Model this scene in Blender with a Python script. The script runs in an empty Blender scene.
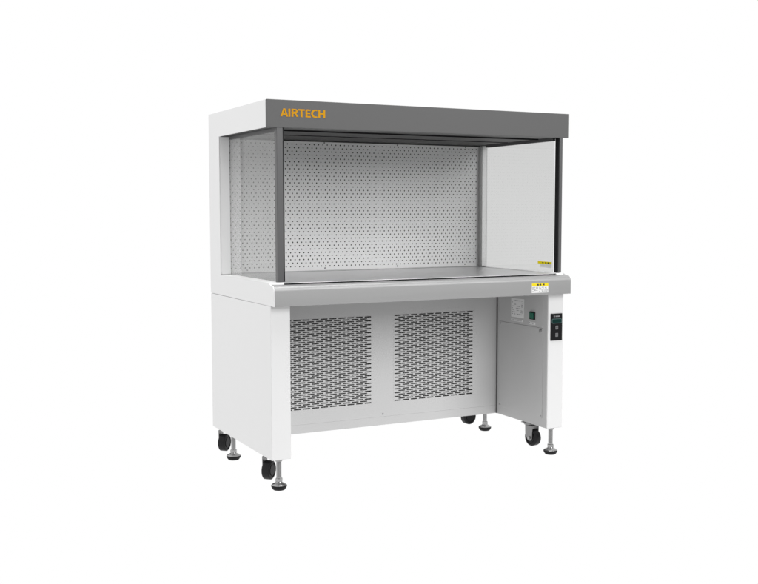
import bpy, bmesh, math, random
from mathutils import Vector, Matrix
random.seed(4)
S = bpy.context.scene
FRONT, OVER, KEY = .08, 115, 405     # light levels
COL = S.collection

# ------------------------------------------------------------------ materials
def nodes_mat(name):
    m = bpy.data.materials.new(name); m.use_nodes = True
    nt = m.node_tree
    return m, nt, nt.nodes['Principled BSDF']

def paint(name, col, rough=.45, metal=0.0, var=.03, scale=9.0, bump=.0, bscale=900.0, spec=.5, stretch=None, rvar=.06):
    """painted or metal sheet: slight uneven tone, uneven gloss and a fine surface texture"""
    m, nt, b = nodes_mat(name)
    L = nt.links
    tc = nt.nodes.new('ShaderNodeTexCoord')
    mp = nt.nodes.new('ShaderNodeMapping'); L.new(tc.outputs['Object'], mp.inputs['Vector'])
    if stretch: mp.inputs['Scale'].default_value = stretch
    n = nt.nodes.new('ShaderNodeTexNoise'); n.inputs['Scale'].default_value = scale; n.inputs['Detail'].default_value = 5
    L.new(mp.outputs['Vector'], n.inputs['Vector'])
    mx = nt.nodes.new('ShaderNodeMix'); mx.data_type = 'RGBA'
    c = col if len(col) == 3 else col[:3]
    mx.inputs['A'].default_value = (*[max(0, v*(1-var)) for v in c], 1)
    mx.inputs['B'].default_value = (*[min(1, v*(1+var)) for v in c], 1)
    L.new(n.outputs['Fac'], mx.inputs['Factor']); L.new(mx.outputs['Result'], b.inputs['Base Color'])
    mr = nt.nodes.new('ShaderNodeMapRange'); mr.inputs['To Min'].default_value = rough-rvar; mr.inputs['To Max'].default_value = rough+rvar
    L.new(n.outputs['Fac'], mr.inputs['Value']); L.new(mr.outputs['Result'], b.inputs['Roughness'])
    b.inputs['Metallic'].default_value = metal
    b.inputs['Specular IOR Level'].default_value = spec
    if bump:
        n2 = nt.nodes.new('ShaderNodeTexNoise'); n2.inputs['Scale'].default_value = bscale
        L.new(mp.outputs['Vector'], n2.inputs['Vector'])
        bp = nt.nodes.new('ShaderNodeBump'); bp.inputs['Strength'].default_value = bump; bp.inputs['Distance'].default_value = .0005
        L.new(n2.outputs['Fac'], bp.inputs['Height']); L.new(bp.outputs['Normal'], b.inputs['Normal'])
    return m

def glass_mat(name, tint=.84):
    """clear pane: tinted straight transmission plus mirror reflection by the angle of view"""
    m = bpy.data.materials.new(name); m.use_nodes = True
    nt = m.node_tree; L = nt.links; nt.nodes.clear()
    out = nt.nodes.new('ShaderNodeOutputMaterial')
    ge = nt.nodes.new('ShaderNodeNewGeometry')
    dp = nt.nodes.new('ShaderNodeVectorMath'); dp.operation = 'DOT_PRODUCT'
    L.new(ge.outputs['Normal'], dp.inputs[0]); L.new(ge.outputs['Incoming'], dp.inputs[1])
    ab = nt.nodes.new('ShaderNodeMath'); ab.operation = 'ABSOLUTE'; L.new(dp.outputs['Value'], ab.inputs[0])
    om = nt.nodes.new('ShaderNodeMath'); om.operation = 'SUBTRACT'; om.inputs[0].default_value = 1; L.new(ab.outputs[0], om.inputs[1])
    pw = nt.nodes.new('ShaderNodeMath'); pw.operation = 'POWER'; pw.inputs[1].default_value = 5; L.new(om.outputs[0], pw.inputs[0])
    ma = nt.nodes.new('ShaderNodeMath'); ma.operation = 'MULTIPLY_ADD'; ma.inputs[1].default_value = .96; ma.inputs[2].default_value = .055
    L.new(pw.outputs[0], ma.inputs[0])
    tr = nt.nodes.new('ShaderNodeBsdfTransparent'); tr.inputs['Color'].default_value = (tint, tint*1.003, tint, 1)
    gl = nt.nodes.new('ShaderNodeBsdfGlossy'); gl.inputs['Roughness'].default_value = .0
    mx = nt.nodes.new('ShaderNodeMixShader')
    L.new(ma.outputs[0], mx.inputs[0]); L.new(tr.outputs[0], mx.inputs[1]); L.new(gl.outputs[0], mx.inputs[2])
    L.new(mx.outputs[0], out.inputs['Surface'])
    return m

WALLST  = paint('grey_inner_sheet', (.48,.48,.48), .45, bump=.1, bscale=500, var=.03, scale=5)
UPPERIN = paint('white_perforated_sheet', (.87,.87,.87), .5, bump=.1, bscale=700, var=.012)
WHITE   = paint('white_powder_coat', (.765,.765,.765), .42, bump=.12, bscale=700, var=.012)
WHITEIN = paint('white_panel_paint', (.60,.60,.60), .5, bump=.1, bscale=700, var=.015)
LITWHITE   = paint('white_with_painted_light', (.93,.93,.93), .35, var=.005)  # lightened copy of the white: light on ledges and columns put into colour
GREYP   = paint('grey_powder_coat', (.118,.118,.118), .5, bump=.15, bscale=700, var=.02, spec=.25)
LIPGREY = paint('satin_steel_lip', (.34,.34,.34), .47, metal=.38, bump=.08, bscale=700, var=.03, stretch=(.3,6,6))
STEEL   = paint('brushed_steel_worktop', (.68,.68,.685), .34, metal=1, var=.05, scale=14, stretch=(.35,9,9), bump=.12, bscale=260)
CHANNEL = paint('grey_aluminium_channel', (.42,.42,.42), .42, metal=.3, var=.03)
POSTG   = paint('dark_grey_post_paint', (.10,.10,.102), .45, metal=.1, var=.03)
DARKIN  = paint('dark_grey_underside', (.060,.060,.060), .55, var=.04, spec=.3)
BLACK   = paint('black_rubber_and_slot_shade', (.010,.010,.011), .6, var=.1, bump=.2, bscale=300, spec=.2)
FILTER  = paint('dark_filter_media', (.05,.05,.052), .8, var=.15, scale=60)
COARSE  = paint('grey_coarse_filter', (.15,.15,.15), .85, var=.15, scale=60)
ZINC    = paint('zinc_plated_steel', (.40,.40,.40), .3, metal=1, var=.08, scale=40)
FORKST  = paint('zinc_pressed_fork', (.28,.28,.28), .42, metal=.8, var=.08, scale=40)
TYRE    = paint('black_nylon_wheel', (.012,.012,.013), .45, var=.15, scale=50, spec=.22)
PAPER   = paint('white_sticker', (.80,.80,.79), .5, var=.01)
LABELM  = paint('pale_grey_label', (.74,.74,.74), .55, var=.02)
YELLOW  = paint('yellow_sticker_band', (.86,.68,.005), .45, var=.02)
INK     = paint('black_print', (.03,.03,.03), .6)
GINK    = paint('grey_print', (.28,.28,.29), .6)
ORANGE  = paint('orange_lettering', (.60,.285,.004), .6, var=.02, spec=.15)
PANELBK = paint('black_membrane', (.008,.008,.009), .4, var=.1, spec=.18)
BEZEL   = paint('teal_grey_bezel', (.075,.12,.12), .35)
SCREEN  = paint('dark_green_display', (.006,.030,.026), .15)
BUTTON  = paint('grey_button', (.15,.15,.155), .4)
GREEN   = paint('green_rocker', (.008,.12,.075), .3)
def translucent(m, amount):
    nt = m.node_tree; b = nt.nodes['Principled BSDF']; out = nt.nodes['Material Output']
    t = nt.nodes.new('ShaderNodeBsdfTranslucent'); mx = nt.nodes.new('ShaderNodeMixShader'); mx.inputs[0].default_value = amount
    nt.links.new(b.inputs['Base Color'].links[0].from_socket, t.inputs['Color'])
    nt.links.new(b.outputs[0], mx.inputs[1]); nt.links.new(t.outputs[0], mx.inputs[2]); nt.links.new(mx.outputs[0], out.inputs['Surface'])
    return m
PANEP   = translucent(paint('thin_white_film', (.92,.92,.91), .5, var=.01), .85)
PANEY   = translucent(paint('thin_yellow_film', (.95,.80,.005), .45, var=.01), .8)
def veil(name, amount):
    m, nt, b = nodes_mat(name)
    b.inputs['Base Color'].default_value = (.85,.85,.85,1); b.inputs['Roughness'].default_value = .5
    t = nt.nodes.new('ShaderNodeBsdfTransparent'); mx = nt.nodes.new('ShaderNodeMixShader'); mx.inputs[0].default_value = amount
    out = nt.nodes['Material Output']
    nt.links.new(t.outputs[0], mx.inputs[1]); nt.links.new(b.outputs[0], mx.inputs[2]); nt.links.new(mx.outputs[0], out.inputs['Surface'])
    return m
PALEREFL   = veil('painted_glass_reflection', .20)  # half-clear white for the painted reflection on the left pane
GLASS   = glass_mat('clear_glass', .84)

# ------------------------------------------------------------------ mesh builder
class MB:
    def __init__(s): s.v = []; s.f = []; s.mi = []; s.sm = []; s.mats = []
    def slot(s, m):
        if m not in s.mats: s.mats.append(m)
        return s.mats.index(m)
    def add(s, vs, fs, m, smooth=False):
        o = len(s.v); k = s.slot(m)
        s.v += [tuple(p) for p in vs]
        for f in fs: s.f.append([i+o for i in f]); s.mi.append(k); s.sm.append(smooth)
    def box(s, a, b, m, bev=0.0, seg=2):
        bm = bmesh.new(); bmesh.ops.create_cube(bm, size=1)
        for v in bm.verts:
            v.co = Vector([(a[i]+b[i])/2 + v.co[i]*(b[i]-a[i]) for i in range(3)])
        if bev: bmesh.ops.bevel(bm, geom=bm.edges[:], offset=bev, segments=seg, profile=.5, affect='EDGES')
        s.from_bm(bm, m); return s
    def from_bm(s, bm, m, smooth=False):
        bm.verts.index_update()
        s.add([v.co for v in bm.verts], [[v.index for v in f.verts] for f in bm.faces], m, smooth); bm.free()
    def prism(s, pts, axis, a, b, m, bev=0.0, seg=2):
        """closed outline swept along an axis; pts are the other two coordinates in order"""
        def P(p, t):
            if axis == 'x': return (t, p[0], p[1])
            if axis == 'y': return (p[0], t, p[1])
            return (p[0], p[1], t)
        bm = bmesh.new()
        v0 = [bm.verts.new(P(p, a)) for p in pts]; v1 = [bm.verts.new(P(p, b)) for p in pts]
        n = len(pts)
        bm.faces.new(v0); bm.faces.new(v1[::-1])
        for i in range(n): bm.faces.new((v0[i], v1[i], v1[(i+1)%n], v0[(i+1)%n]))
        bmesh.ops.recalc_face_normals(bm, faces=bm.faces[:])
        if bev: bmesh.ops.bevel(bm, geom=bm.edges[:], offset=bev, segments=seg, profile=.5, affect='EDGES')
        s.from_bm(bm, m); return s
    def lathe(s, prof, c, m, n=28, M=None, smooth=True):
        """profile of (radius, height) turned about z, moved to c (M turns it first)"""
        vs = []; fs = []
        for r, z in prof:
            for k in range(n):
                t = 2*math.pi*k/n
                p = Vector((r*math.cos(t), r*math.sin(t), z))
                if M: p = M @ p
                vs.append(p + Vector(c))
        for i in range(len(prof)-1):
            for k in range(n):
                fs.append([i*n+k, i*n+(k+1)%n, (i+1)*n+(k+1)%n, (i+1)*n+k])
        fs.append(list(range(n))[::-1]); fs.append([(len(prof)-1)*n+k for k in range(n)])
        s.add(vs, fs, m, smooth); return s
    def build(s, name, parent=None, label=None, autosmooth=True):
        me = bpy.data.meshes.new(name); me.from_pydata(s.v, [], s.f)
        for m in s.mats: me.materials.append(m)
        for p, k, sm in zip(me.polygons, s.mi, s.sm): p.material_index = k; p.use_smooth = sm
        bm = bmesh.new(); bm.from_mesh(me); bmesh.ops.recalc_face_normals(bm, faces=bm.faces[:])
        if any(s.sm):
            for e in bm.edges:
                if len(e.link_faces) == 2 and e.calc_face_angle(0) > math.radians(35): e.smooth = False
        bm.to_mesh(me); bm.free(); me.update()
        o = bpy.data.objects.new(name, me); COL.objects.link(o)
        if parent: o.parent = parent
        if label: o['label'] = label
        return o

def oct_hole(cx, cz, hw, hh, ch):
    """eight corners of a hole: half sizes hw, hh, corners cut by ch"""
    return [(cx-hw+ch, cz-hh), (cx+hw-ch, cz-hh), (cx+hw, cz-hh+ch), (cx+hw, cz+hh-ch),
            (cx+hw-ch, cz+hh), (cx-hw+ch, cz+hh), (cx-hw, cz+hh-ch), (cx-hw, cz-hh+ch)]

def holed_sheet(mb, rows, x0, x1, y, th, hole, m):
    """sheet in the xz plane cut by rows of holes. rows = (z0, z1, first cell edge, number of cells, pitch)"""
    for z0, z1, xs, n, p in rows:
        zc = (z0+z1)/2
        if xs - x0 > 1e-5: mb.add([(x0,y,z0),(xs,y,z0),(xs,y,z1),(x0,y,z1)], [[0,1,2,3]], m)
        xe = xs+n*p
        if x1 - xe > 1e-5: mb.add([(xe,y,z0),(x1,y,z0),(x1,y,z1),(xe,y,z1)], [[0,1,2,3]], m)
        for k in range(n):
            a = xs+k*p; b = a+p
            h = oct_hole((a+b)/2, zc, *hole)
            vs = [(a,y,z0),(b,y,z0),(b,y,z1),(a,y,z1)] + [(q[0],y,q[1]) for q in h] + [(q[0],y+th,q[1]) for q in h]
            fs = [[0,1,5,4],[1,2,7,6],[2,3,9,8],[3,0,11,10],[0,4,11],[1,6,5],[2,8,7],[3,10,9]]
            fs += [[4+i, 4+(i+1)%8, 12+(i+1)%8, 12+i] for i in range(8)]
            mb.add(vs, fs, m)

# ------------------------------------------------------------------ sizes (metres; x along the front, y to the rear)
W, WT, WB = 1.300, 1.283, 1.270          # canopy, worktop and base width
YF, YL, D = .0168, -.034, .6835          # fascia front, lip front, rear
ZB, ZJ, ZT = .118, .6713, .751           # base bottom, joint, worktop top
ZC0, ZC1 = 1.2985, 1.395                 # canopy bottom and top
T = .0744                                # leg panel front width
YBP = .3756                              # lower back panel
XG, YC, YU, YCR = .0458, .5525, .62, .596           # glass inset, column front, perforated panel
WCOL = 1.287
XI = WB-T

bench = bpy.data.objects.new('clean_bench', None); COL.objects.link(bench)
bench.location = (W/2, .34, 0); bench.empty_display_size = .2
bench['label'] = 'white laminar flow clean bench with grey canopy front, glass sides and perforated back'
bench['category'] = 'clean bench'
PARENTED = []
def part(mb, name, parent=None, label=None):
    o = mb.build(name, parent or bench, label)
    PARENTED.append(o)
    return o

# ------------------------------------------------------------------ canopy
yb0 = YF+.014
mb = MB()
mb.box((.0042, yb0, ZC1-.012), (WT-.0042, D-.002, ZC1-.0005), WHITE, .0015)   # top
mb.box((.0042, D-.012, ZC0+.0005), (WT-.0042, D-.0025, ZC1-.0122), WHITE)     # rear
canopy = part(mb, 'canopy')
lipcurve = [(YL+.0195-.0185*math.cos(math.radians(a)), .7255+.0192*math.sin(math.radians(a))) for a in (20,40,60,80)]
skin = [(yb0,ZC1),(yb0,ZC0),(YC,ZC0),(YC,.7517),(.012,.7515),(-.004,.7452)] + lipcurve[::-1] + [(YL+.001,.7255),(YL+.001,ZJ),(.0,ZJ),(D-.001,ZJ+.001),(D-.001,ZC1)]
for xa, xb in ((0, .004), (WT-.004, WT)):
    sk = skin if xa == 0 else [(p if p[0] != YC else (YCR, p[1])) for p in skin]
    mb = MB(); mb.prism(sk, 'x', xa, xb, WHITE, .0007)
    part(mb, 'side_skin')
mb = MB()
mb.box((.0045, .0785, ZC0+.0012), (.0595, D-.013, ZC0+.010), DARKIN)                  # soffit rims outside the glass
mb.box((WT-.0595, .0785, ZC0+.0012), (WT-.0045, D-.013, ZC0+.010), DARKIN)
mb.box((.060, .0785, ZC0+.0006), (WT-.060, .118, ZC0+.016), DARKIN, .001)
mb.box((.060, .120, ZC0-.0045), (WT-.060, .126, ZC0+.016), BLACK, .0005)               # black strip stands in for the shaded slot before the lamp cover
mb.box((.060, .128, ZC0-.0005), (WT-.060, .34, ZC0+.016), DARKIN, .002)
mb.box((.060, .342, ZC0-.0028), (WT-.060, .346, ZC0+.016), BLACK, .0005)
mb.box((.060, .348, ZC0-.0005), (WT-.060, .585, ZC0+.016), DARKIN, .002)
part(mb, 'soffit', canopy)
mb = MB()
mb.box((0, YF, ZC0), (W, YF+.0138, ZC1), GREYP, .0012)
mb.box((.0045, YF+.0139, ZC0+.0008), (WT-.0045, .0780, ZC0+.012), GREYP, .0012)
fascia = part(mb, 'fascia')

# lettering: letters as strokes in cap height units
def arc(cx, cy, rx, ry, a0, a1, n):
    return [(cx+rx*math.cos(math.radians(a0+(a1-a0)*i/n)), cy+ry*math.sin(math.radians(a0+(a1-a0)*i/n))) for i in range(n+1)]
def quad_strip(A, B): return [[A[i], A[i+1], B[i+1], B[i]] for i in range(len(A)-1)]
LET = {}
s_, w_ = .235, .19
LET['A'] = (1.02, [[(0,0),(.245,0),(.5,.80),(.385,1)], [(.385,1),(.5,.80),(.52,.80),(.635,1)], [(.635,1),(.52,.80),(.775,0),(1.02,0)], [(.305,.20),(.715,.20),(.66,.37),(.36,.37)]])
LET['I'] = (.25, [[(0,0),(.25,0),(.25,1),(0,1)]])
o_ = [(.245,1)] + [(.46,1)] + arc(.46,.73,.36,.27,80,-80,10)[:] + [(.46,.46),(.245,.46)]
i_ = [(.245,.83)] + [(.46,.83)] + arc(.46,.735,.125,.095,80,-80,10)[:] + [(.46,.64),(.245,.64)]
LET['R'] = (.94, [[(0,0),(.245,0),(.245,1),(0,1)]] + quad_strip(o_, i_) + [[(.40,.46),(.62,.46),(.94,0),(.655,0)], [(.245,.38),(.455,.38),(.40,.46),(.245,.46)]])
LET['T'] = (.86, [[(0,.81),(.86,.81),(.86,1),(0,1)], [(.305,0),(.555,0),(.555,.81),(.305,.81)]])
LET['E'] = (.68, [[(0,0),(.245,0),(.245,1),(0,1)], [(.245,0),(.68,0),(.68,.18),(.245,.18)], [(.245,.42),(.63,.42),(.63,.60),(.245,.60)], [(.245,.82),(.67,.82),(.67,1),(.245,1)]])
oc = arc(.56,.5,.56,.52,58,302,22); ic = arc(.60,.5,.345,.335,62,298,22)
LET['C'] = (.86, quad_strip(oc, ic))
LET['H'] = (.94, [[(0,0),(.245,0),(.245,1),(0,1)], [(.695,0),(.94,0),(.94,1),(.695,1)], [(.245,.42),(.695,.42),(.695,.61),(.245,.61)]])
word = 'AIRTECH'; gaps = {'AI':.03,'IR':.15,'RT':-.04,'TE':.10,'EC':.07,'CH':.10}
tot = sum(LET[c][0] for c in word) + sum(gaps[word[i:i+2]] for i in range(6))
x0, x1, z0, cap = .0500, .2213, 1.3366, .0283
kx = (x1-x0)/tot
mb = MB(); cx = 0
for i, c in enumerate(word):
    w, polys = LET[c]
    for P in polys:
        q = [(x0+(cx+p[0])*kx, z0+p[1]*cap) for p in P]
        n = len(q)
        mb.add([(a, YF-.0009, b) for a, b in q] + [(a, YF+.0004, b) for a, b in q],
               [list(range(n))] + [[k, (k+1)%n, n+(k+1)%n, n+k] for k in range(n)], ORANGE)
    cx += w + (gaps[word[i:i+2]] if i < 6 else 0)
part(mb, 'lettering', fascia)

# ------------------------------------------------------------------ rear columns, plenum, perforated back
for xa, xb, yc in ((.0042, XG-.002, YC+.0002), (W-XG+.002, WT-.0042, YCR+.0002)):
    mb = MB(); mb.box((xa, yc, .7535), (xb, D-.013, ZC0-.0003), LITWHITE, .0008)
    part(mb, 'side_column')
mb = MB()
mb.box((.0045, D-.0128, ZJ+.004), (WT-.0045, D-.0028, ZC0-.0003), WHITE, .001)
part(mb, 'rear_housing')

xl, xr = XG+.001, W-XG-.001
pitch, rowh = .020, .0145
zr0 = 1.2828
rows = []
for i in range(36):
    zc = zr0 - i*.01457
    xs, n = (.0481, 60) if i % 2 == 0 else (.0581, 59)
    rows.append((zc-.007285, zc+.007285, xs, n, pitch))
mb = MB()
holed_sheet(mb, rows, xl, xr, YU, .0016, (.0028,.0028,.00165), UPPERIN)
ztop, zbot = rows[0][1], rows[-1][0]
mb.add([(xl,YU,ztop),(xr,YU,ztop),(xr,YU,1.3022),(xl,YU,1.3022)], [[0,1,2,3]], UPPERIN)
mb.add([(xl,YU,ZT+.0035),(xr,YU,ZT+.0035),(xr,YU,zbot),(xl,YU,zbot)], [[0,1,2,3]], UPPERIN)
perf = part(mb, 'perforated_panel')
mb = MB(); mb.box((xl, YU+.012, ZT), (xr, YU+.020, 1.302), FILTER)
part(mb, 'filter', perf)
Ry = Matrix.Rotation(math.pi/2, 4, 'X')
for k in range(4):
    for zz in (1.2912, .7635):
        mb = MB(); mb.lathe([(.0008,.0022),(.0026,.0018),(.0032,.0004),(.0032,-.001)], (.1366+k*.348, YU, zz), GINK, 12, Ry)
        part(mb, 'screw', perf)
mb = MB()
mb.box((XG-.001, YU-.012, ZT+.0003), (W-XG+.001, YU-.0005, ZT+.0035), CHANNEL, .0008)
part(mb, 'bottom_trim', perf)
mb = MB()
mb.box((XG+.004, YU-.010, 1.2945), (W-XG-.004, YU-.0008, 1.2983), DARKIN, .0006)
part(mb, 'top_trim', perf)
for xa, xb in ((XG-.0015, XG+.0055), (W-XG-.0055, W-XG+.0015)):
    mb = MB(); mb.box((xa, .5975, ZT+.0008), (xb, YU-.0002, ZC0-.0004), CHANNEL, .001)
    part(mb, 'corner_channel')

# ------------------------------------------------------------------ glass sides and front posts
zg0, zg1 = .7535, ZC0+.0012
panes = []
for xa, xb in ((XG, XG+.005), (W-XG-.005, W-XG)):
    mb = MB(); mb.box((xa, .050, zg0), (xb, .5965, zg1), GLASS)
    panes.append(part(mb, 'glass_panel'))
for xa, xb in ((XG-.004, XG+.009), (W-XG-.009, W-XG+.004)):      # slim rails that hold the panes
    mb = MB()
    mb.box((xa, .052, zg1-.012), (xa+.0035, .5515, zg1-.0003), POSTG, .0005)
    mb.box((xb-.0035, .052, zg1-.012), (xb, .5515, zg1-.0003), POSTG, .0005)
    part(mb, 'glass_rail')
mb = MB(); mb.box((XG-.0008, .428, zg0+.001), (XG-.0002, .5510, zg1-.0125), PALEREFL)  # pale see-through strip painted in for the column's reflection in the glass
part(mb, 'reflection_strip', panes[0])
zp0, zp1 = .7535, ZC0+.0004
mb = MB(); mb.box((.0355, .018, zp0), (.0592, .0400, zp1), POSTG, .0015)
post = part(mb, 'front_post')
mb = MB(); mb.box((.0601, .0225, zp0+.001), (.0652, .040, zp1-.001), BLACK, .001)
for k in range(27):
    mb.box((.0594, .0262, zp0+.010+k*.02), (.0600, .0390, zp0+.0125+k*.02), BLACK)
part(mb, 'gasket', post)
mb = MB(); mb.box((1.2565, .018, zp0), (1.2700, .0485, zp1), POSTG, .0015)
post = part(mb, 'front_post')
mb = MB(); mb.box((1.2535, .023, zp0+.001), (1.2562, .046, zp1-.001), BLACK, .001)
part(mb, 'gasket', post)

# ------------------------------------------------------------------ worktop
mb = MB()
lipprof = [(YL, ZJ), (YL, .7255)]
lipprof += [(YL+.019-.019*math.cos(math.radians(a)), .7255+.0190*math.sin(math.radians(a))) for a in (10,20,30,40,50,60,70,80,90)]
lipprof += [(.012,.7445), (.060,.7445), (.060,.738), (.004,.738), (-.014,.7375), (-.022,.734), (YL+.006,.7255), (YL+.006, ZJ+.006), (.050, ZJ+.006), (.050, ZJ)]
bm = bmesh.new()
v0 = [bm.verts.new((.0042,*p)) for p in lipprof]; v1 = [bm.verts.new((WT-.0042,*p)) for p in lipprof]
n = len(lipprof)
for i in range(n):
    f = bm.faces.new((v0[i], v1[i], v1[(i+1)%n], v0[(i+1)%n]))
bm.faces.new(v0); bm.faces.new(v1[::-1])
bmesh.ops.recalc_face_normals(bm, faces=bm.faces[:])
mb.from_bm(bm, LIPGREY, True)
lip = part(mb, 'front_lip')
for xa, xb in ((.0062, .0575), (W-.0575, WT-.0062)):
    mb = MB(); mb.prism([(.0125,.7447),(.0125,.7490),(.015,.7528),(YC-.001,.7528),(YC-.001,.7447)], 'x', xa, xb, LITWHITE, .0008)
    part(mb, 'side_ledge')
mb = MB()
mb.box((.058, .0135, ZT-.0022), (W-.058, YU-.0002, ZT), STEEL, .0007)
mb.box((.058, .021, ZJ+.020), (W-.058, YU-.002, ZT-.0024), BLACK)
part(mb, 'worktop')

def marks(mb, x0, x1, z0, z1, rows, y, m, rnd, fill=.8, dens=.55):
    """rows of tiny print"""
    h = (z1-z0)/rows
    for r in range(rows):
        x = x0
        zc = z1-(r+.5)*h
        while x < x1:
            w = rnd.uniform(.0018,.006); w = min(w, x1-x)
            if rnd.random() < fill and w > .0006:
                mb.add([(x,y,zc-h*dens/2),(x+w,y,zc-h*dens/2),(x+w,y,zc+h*dens/2),(x,y,zc+h*dens/2)], [[0,1,2,3]], m)
            x += w+.0012

rnd = random.Random(3)
mb = MB()
ys = YL-.0006
mb.box((1.0888, ys, .6802), (1.1682, YL+.0002, .7185), PAPER)
mb.box((1.0890, ys-.0004, .7065), (1.1680, ys+.0001, .7184), YELLOW)
for xx in (1.113, 1.125, 1.141): mb.box((xx, ys-.0007, .7092), (xx+.0085, ys-.0004, .7158), INK)
marks(mb, 1.091, 1.118, .684, .704, 5, ys-.0003, GINK, rnd)
marks(mb, 1.124, 1.146, .684, .704, 5, ys-.0003, GINK, rnd)
marks(mb, 1.149, 1.166, .684, .692, 2, ys-.0003, GINK, rnd)
mb.add([(1.151,ys-.0003,.6995),(1.160,ys-.0003,.6945),(1.158,ys-.0003,.7035)], [[0,1,2]], GINK)
part(mb, 'warning_sticker', lip)

mb = MB()
xs = W-XG-.0050
def q4(p0, p1, za, zb, x, m):   # a patch on the pane, in y and z
    mb.add([(x,p0,za[0]),(x,p1,za[1]),(x,p1,zb[1]),(x,p0,zb[0])], [[0,1,2,3]], m)
q4(.055, .139, (.7715,.7715), (.7885,.7885), xs-.0003, PANEP)
q4(.0535, .1505, (.7860,.7860), (.7960,.7960), xs-.0008, PANEY)
for yy in (.072,.090,.110): mb.box((xs-.0013, yy, .7885), (xs-.0011, yy+.009, .7935), INK)
for k in range(3):
    mb.box((xs-.0009, .062+.004*k, .7745+k*.0036), (xs-.0007, .125, .7758+k*.0036), LABELM)
part(mb, 'warning_sticker', panes[1])

# ------------------------------------------------------------------ base: leg panels, lower back, rear cabinet
for side in (0, 1):
    mb = MB()
    if side == 0:
        mb.box((0, 0, ZB), (T, D-.002, ZJ-.0006), WHITE, .0025)
    else:
        mb.box((XI, 0, ZB), (WB, D-.002, ZJ-.0006), WHITE, .0025)
    leg = part(mb, 'side_panel')
rleg = leg
mb = MB()
mb.box((T, .64, ZB+.002), (XI, D-.004, ZJ-.002), WHITE)
mb.box((T, YBP+.012, ZB+.002), (XI, .64, ZB+.010), WHITE)
part(mb, 'rear_cabinet')

# lower back panel: plain sheet round two slotted fields
gx = [(.2000, .5815), (.6900, 1.0715)]
gz0, gz1 = .2125, .5770
mb = MB()
xa, xb = T+.0004, XI-.0004
ya, yb = YBP, YBP+.0015
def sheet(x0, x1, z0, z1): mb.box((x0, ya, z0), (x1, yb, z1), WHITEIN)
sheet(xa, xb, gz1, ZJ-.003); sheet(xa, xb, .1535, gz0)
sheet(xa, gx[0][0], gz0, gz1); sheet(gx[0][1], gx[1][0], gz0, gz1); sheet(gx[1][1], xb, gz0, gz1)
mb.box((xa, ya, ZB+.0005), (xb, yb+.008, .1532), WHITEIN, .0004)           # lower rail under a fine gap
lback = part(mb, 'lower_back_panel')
for xx in (.635,):
    mb = MB(); mb.lathe([(.0008,.0022),(.003,.0018),(.0036,.0004),(.0036,-.001)], (xx, YBP, .1645), GINK, 12, Ry); part(mb, 'screw', lback)
mb = MB(); mb.box((xa, YBP+.020, ZB+.012), (xb, YBP+.028, ZJ-.004), COARSE)
part(mb, 'coarse_filter', lback)
p = (.3815)/9.72
for x0, x1 in gx:
    mb = MB(); rws = []
    hrow = (gz1-gz0)/45
    for i in range(45):
        z1 = gz1-i*hrow
        n = 9 if i % 2 else 9
        if i % 2 == 0: pp = (x1-x0+.0105)/10; rws.append((z1-hrow, z1, x0-.00525+0, 10, pp))
        else: pp = (x1-x0+.0105)/10; rws.append((z1-hrow, z1, x0-.00525+pp/2, 9, pp))
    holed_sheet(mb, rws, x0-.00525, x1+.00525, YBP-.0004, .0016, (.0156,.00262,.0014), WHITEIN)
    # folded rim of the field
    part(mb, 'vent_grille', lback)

# ------------------------------------------------------------------ right inner wall: removable panel, labels, switch, lock
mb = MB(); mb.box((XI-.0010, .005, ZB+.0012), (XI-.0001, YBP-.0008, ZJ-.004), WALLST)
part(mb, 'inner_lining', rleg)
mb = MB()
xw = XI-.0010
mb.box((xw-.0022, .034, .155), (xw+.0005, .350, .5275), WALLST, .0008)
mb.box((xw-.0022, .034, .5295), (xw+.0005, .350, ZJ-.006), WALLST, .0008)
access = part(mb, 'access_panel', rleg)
mb = MB(); mb.box((xw-.0025, YBP-.009, ZB+.001), (xw-.0003, YBP-.0006, ZJ-.004), GREYP, .0004)
part(mb, 'corner_strip', rleg)
Rx = Matrix.Rotation(-math.pi/2, 4, 'Y')
mb = MB(); mb.lathe([(.0065,.0042),(.0075,.003),(.0075,-.001)], (xw-.0022, .046, .5165), ZINC, 18, Rx)
part(mb, 'panel_lock', rleg)
for yy, zz in ((.343,.164),(.041,.164),(.343,.519)):
    mb = MB(); mb.lathe([(.001,.002),(.003,.0016),(.0036,0),(.0036,-.001)], (xw-.0022, yy, zz), ZINC, 12, Rx)
    part(mb, 'panel_screw', rleg)
def wall_plate(mb, y0, y1, z0, z1, m, t0=.0022, t1=.0030): mb.box((xw-t1, y0, z0), (xw-t0, y1, z1), m)
mb = MB(); wall_plate(mb, .1655, .2605, .5560, .6365, LABELM)
rnd = random.Random(8)
for r in range(8):
    yy = .254
    while yy > .174:
        w = rnd.uniform(.003,.012)
        if rnd.random() < .55: wall_plate(mb, max(yy-w,.170), yy, .6255-r*.0082, .6283-r*.0082, GINK, .0030, .0032)
        yy -= w+.003
part(mb, 'instruction_label', rleg)
mb = MB(); wall_plate(mb, .1730, .2600, .5390, .5478, LABELM)
yy = .256
while yy > .180:
    wall_plate(mb, yy-.005, yy, .5412, .5455, GINK, .0030, .0032); yy -= .0085
part(mb, 'name_strip', rleg)
mb = MB(); wall_plate(mb, .0845, .1290, .5363, .5468, LABELM)
yy = .126
while yy > .094:
    wall_plate(mb, yy-.006, yy, .5388, .5443, GINK, .0030, .0032); yy -= .011
part(mb, 'switch_name_strip', rleg)
mb = MB(); mb.box((xw-.0065, .0855, .5570), (xw-.0020, .1230, .5895), PANELBK, .0012)
sw = part(mb, 'power_switch', rleg)
mb = MB(); mb.prism([(xw-.0064,.5610),(xw-.0085,.5612),(xw-.0105,.5855),(xw-.0064,.5857)], 'y', .0915, .1170, GREEN, .0006)
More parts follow.
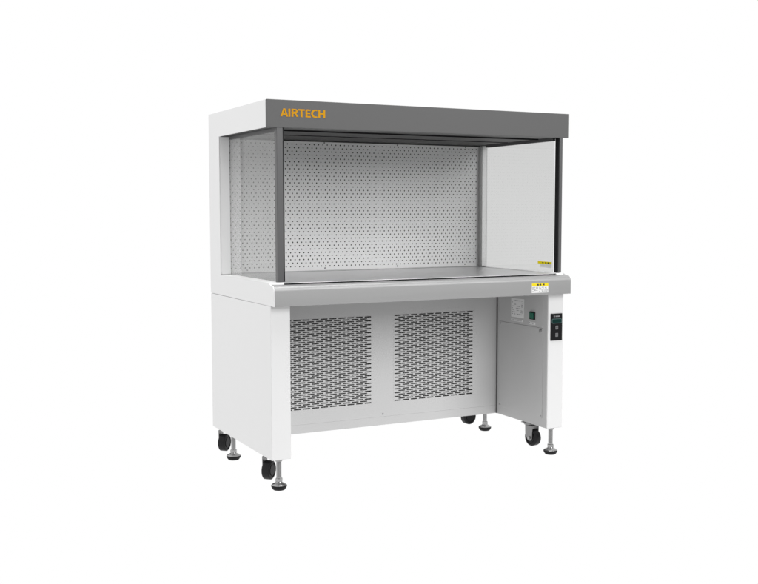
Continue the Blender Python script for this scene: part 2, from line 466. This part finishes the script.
part(mb, 'green_rocker', rleg)

# ------------------------------------------------------------------ control panel on the right leg front
mb = MB(); mb.box((1.2060, -.0040, .4795), (1.2625, .0004, .5895), PANELBK, .0016)
cp = part(mb, 'control_panel')
yy = -.0042
def plate(mb, x0, x1, z0, z1, m, y0=-.0041, y1=-.0052, bev=0): mb.box((x0, y1, z0), (x1, y0, z1), m, bev)
mb = MB(); plate(mb, 1.2185, 1.2265, .5755, .5815, BUTTON); 
for k in range(4): plate(mb, 1.2290+k*.0055, 1.2330+k*.0055, .5762, .5808, GINK)
part(mb, 'printed_mark', cp)
mb = MB()
def rrect(x0, x1, z0, z1, r):
    pts = []
    for cx, cz, a in ((x1-r,z1-r,0),(x0+r,z1-r,90),(x0+r,z0+r,180),(x1-r,z0+r,270)):
        pts += arc(cx, cz, r, r, a, a+90, 5)
    return pts
mb.prism(rrect(1.2095,1.2590,.5495,.5690,.006), 'y', -.0056, -.0041, BEZEL)
mb.prism(rrect(1.2120,1.2565,.5518,.5667,.0045), 'y', -.0060, -.0050, SCREEN)
part(mb, 'display', cp)
for zc in (.5325, .5025):
    mb = MB(); mb.box((1.2275, -.0062, zc-.0075), (1.2410, -.0041, zc+.0075), BUTTON, .001)
    mb.box((1.2300, -.0065, zc-.0010), (1.2385, -.0063, zc+.0010), INK)
    mb.box((1.2315, -.0065, zc+.0032), (1.2370, -.0063, zc+.0042), INK)
    part(mb, 'button', cp)

# ------------------------------------------------------------------ levelling feet and casters
def make_foot(c):
    x, y = c
    mb = MB()
    mb.lathe([(.0086,.034),(.0086,ZB-.001)], (x,y,0), ZINC, 20)
    for k in range(26):                                                          # thread ridges
        z = .046+k*.0022
        mb.lathe([(.0087,z),(.0093,z+.0007),(.0093,z+.0011),(.0087,z+.0018)], (x,y,0), ZINC, 20)
    mb.lathe([(.0125,ZB-.014),(.0145,ZB-.012),(.0145,ZB-.003),(.0125,ZB-.001)], (x,y,0), ZINC, 6, smooth=False)
    mb.lathe([(.012,.029),(.014,.031),(.014,.040),(.012,.042)], (x,y,0), ZINC, 6, smooth=False)
    f = part(mb, 'levelling_foot')
    mb = MB()
    mb.lathe([(.0265,.0160),(.0275,.0172),(.0255,.0200),(.018,.0235),(.0125,.027),(.0115,.030)], (x,y,0), ZINC, 32)
    part(mb, 'base_cup', f)
    mb = MB()
    mb.lathe([(.0205,.0),(.0222,.0012),(.0268,.008),(.0287,.0120),(.0287,.0162),(.0270,.0168)], (x,y,0), BLACK, 32)
    part(mb, 'rubber_pad', f)
for c in ((.043,.043),(1.2465,.045),(.045,.552),(1.257,.562)): make_foot(c)

def make_caster(c, ang, cheeks=(-1,)):
    """swivel caster whose wheel axle points along angle ang"""
    x, y, zc = c
    Mz = Matrix.Rotation(ang, 4, 'Z')
    R_, hw = .0350, .0160
    def turn(mb):
        mb.v = [tuple((Mz @ Vector(v)) + Vector((x,y,zc))) for v in mb.v]; return mb
    top = ZB-zc-.001
    off = .020                                    # swivel trail along local y
    mb = MB()
    mb.box((-.024, -.024+off, top-.003), (.024, .028+off, top), FORKST, .001)
    mb.lathe([(.022,top-.0105),(.024,top-.009),(.024,top-.0032)], (0,off,0), FORKST, 24)
    # pressed fork: crown and two cheeks
    crown = []
    mb.box((-.0200, -.015, top-.0138), (.0200, .027, top-.0107), FORKST, .001)
    for sgn in cheeks:
        xo, xi = sgn*.0200, sgn*.0175
        prof = [(-.015, top-.0120), (.027, top-.0120), (.026, .014), (.013, -.009), (.004,-.0125), (-.006,-.0115), (-.0125,-.004), (-.0135, .012)]
        mb.prism(prof, 'x', min(xo,xi), max(xo,xi), FORKST, .0005)
    f = part(turn(mb), 'caster')
    My = Matrix.Rotation(math.pi/2, 4, 'Y')
    mb = MB()
    mb.lathe([(.012,-hw),(.020,-hw),(.0205,-hw+.0025),(.026,-hw+.0025),(.0265,-hw),(.0305,-hw+.0005),(R_,-hw+.004),(R_+.0004,0),(R_,hw-.004),(.0305,hw-.0005),(.0265,hw),(.026,hw-.0025),(.0205,hw-.0025),(.020,hw),(.012,hw)], (0,0,0), TYRE, 40, My)
    part(turn(mb), 'wheel', f)
    mb = MB()
    mb.lathe([(.0035,-.0275),(.0060,-.0265),(.0060,-.0205),(.0040,-.0203)] + ([(.0040,.0203),(.0060,.0205),(.0060,.0245),(.0045,.0255)] if len(cheeks) == 2 else [(.0040,.0100)]), (0,0,0), ZINC, 16, My)
    part(turn(mb), 'axle_bolt', f)
RD = math.radians
make_caster((.036,.128,.054), RD(-46))
make_caster((1.222,.135,.055), RD(10), (-1, 1))
make_caster((.036,.640,.054), RD(-44))
make_caster((1.216,.640,.054), RD(-84))

# every part hangs under the bench's Empty: keep its place in the world
for o in PARENTED:
    if o.parent is bench: o.matrix_parent_inverse = Matrix.Translation(-bench.location)

# ------------------------------------------------------------------ white floor and surroundings
m, nt, b = nodes_mat('white_floor_added_glow')
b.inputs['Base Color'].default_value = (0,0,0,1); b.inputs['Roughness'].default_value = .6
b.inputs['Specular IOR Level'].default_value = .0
b.inputs['Emission Color'].default_value = (1,1,1,1); b.inputs['Emission Strength'].default_value = 1.0  # glow added so the floor stays pure white, without contact shadow
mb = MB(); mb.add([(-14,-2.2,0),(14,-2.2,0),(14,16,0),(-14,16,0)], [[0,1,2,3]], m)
fl = mb.build('floor'); fl['kind'] = 'structure'; fl['label'] = 'pure white floor with added glow under the bench'; fl['category'] = 'floor'

w = bpy.data.worlds.new('World'); S.world = w; w.use_nodes = True
wn = w.node_tree; bg = wn.nodes['Background']; bg.inputs['Strength'].default_value = 1.0
# white background all round; dimming added toward the right front to shape shade
tc = wn.nodes.new('ShaderNodeTexCoord')
dt = wn.nodes.new('ShaderNodeVectorMath'); dt.operation = 'DOT_PRODUCT'; dt.inputs[1].default_value = (.36, -.933, 0)
wn.links.new(tc.outputs['Generated'], dt.inputs[0])
mr = wn.nodes.new('ShaderNodeMapRange'); mr.interpolation_type = 'SMOOTHSTEP'
mr.inputs['From Min'].default_value = .30; mr.inputs['From Max'].default_value = .60
mr.inputs['To Min'].default_value = 1.0; mr.inputs['To Max'].default_value = FRONT
wn.links.new(dt.outputs['Value'], mr.inputs['Value'])
cb = wn.nodes.new('ShaderNodeCombineColor')
for k in range(3): wn.links.new(mr.outputs['Result'], cb.inputs[k])
wn.links.new(cb.outputs[0], bg.inputs['Color'])

def softbox(name, loc, target, sx, sy, power):
    la = bpy.data.lights.new(name, 'AREA'); la.shape = 'RECTANGLE'; la.size = sx; la.size_y = sy; la.energy = power
    lo = bpy.data.objects.new(name, la); COL.objects.link(lo)
    lo.location = loc
    lo.rotation_euler = (Vector(target)-Vector(loc)).to_track_quat('-Z', 'Y').to_euler()
softbox('overhead_softbox', (.5, .0, 3.6), (.65, .34, 1.0), 2.6, 1.8, OVER)
softbox('key_softbox', (3.3, -6.6, 4.0), (.65, .2, .7), 5.2, 4.0, KEY)

# ------------------------------------------------------------------ camera
cam = bpy.data.cameras.new('camera'); co = bpy.data.objects.new('camera', cam); COL.objects.link(co)
cam.sensor_width = 36; cam.lens = 49.177; cam.clip_start = .05; cam.clip_end = 200
yaw, pit, rol = CAMROT = (-0.46860, -0.07840, -0.0012)
cy, sy, cp_, sp = math.cos(yaw), math.sin(yaw), math.cos(pit), math.sin(pit)
f = Vector((-sy*cp_, cy*cp_, sp)); r = Vector((cy, sy, 0)); u = r.cross(f)
r2 = r*math.cos(rol)+u*math.sin(rol); u2 = u*math.cos(rol)-r*math.sin(rol)
M = Matrix.Identity(4)
for i in range(3): M[i][0], M[i][1], M[i][2] = r2[i], u2[i], -f[i]
M.translation = (-1.29754, -3.40871, 1.00661)
co.matrix_world = M
S.camera = co

S.view_settings.view_transform = 'Standard'; S.view_settings.look = 'None'
S.view_settings.exposure = 0; S.view_settings.gamma = 1
S.cycles.max_bounces = 10; S.cycles.diffuse_bounces = 6; S.cycles.transparent_max_bounces = 16
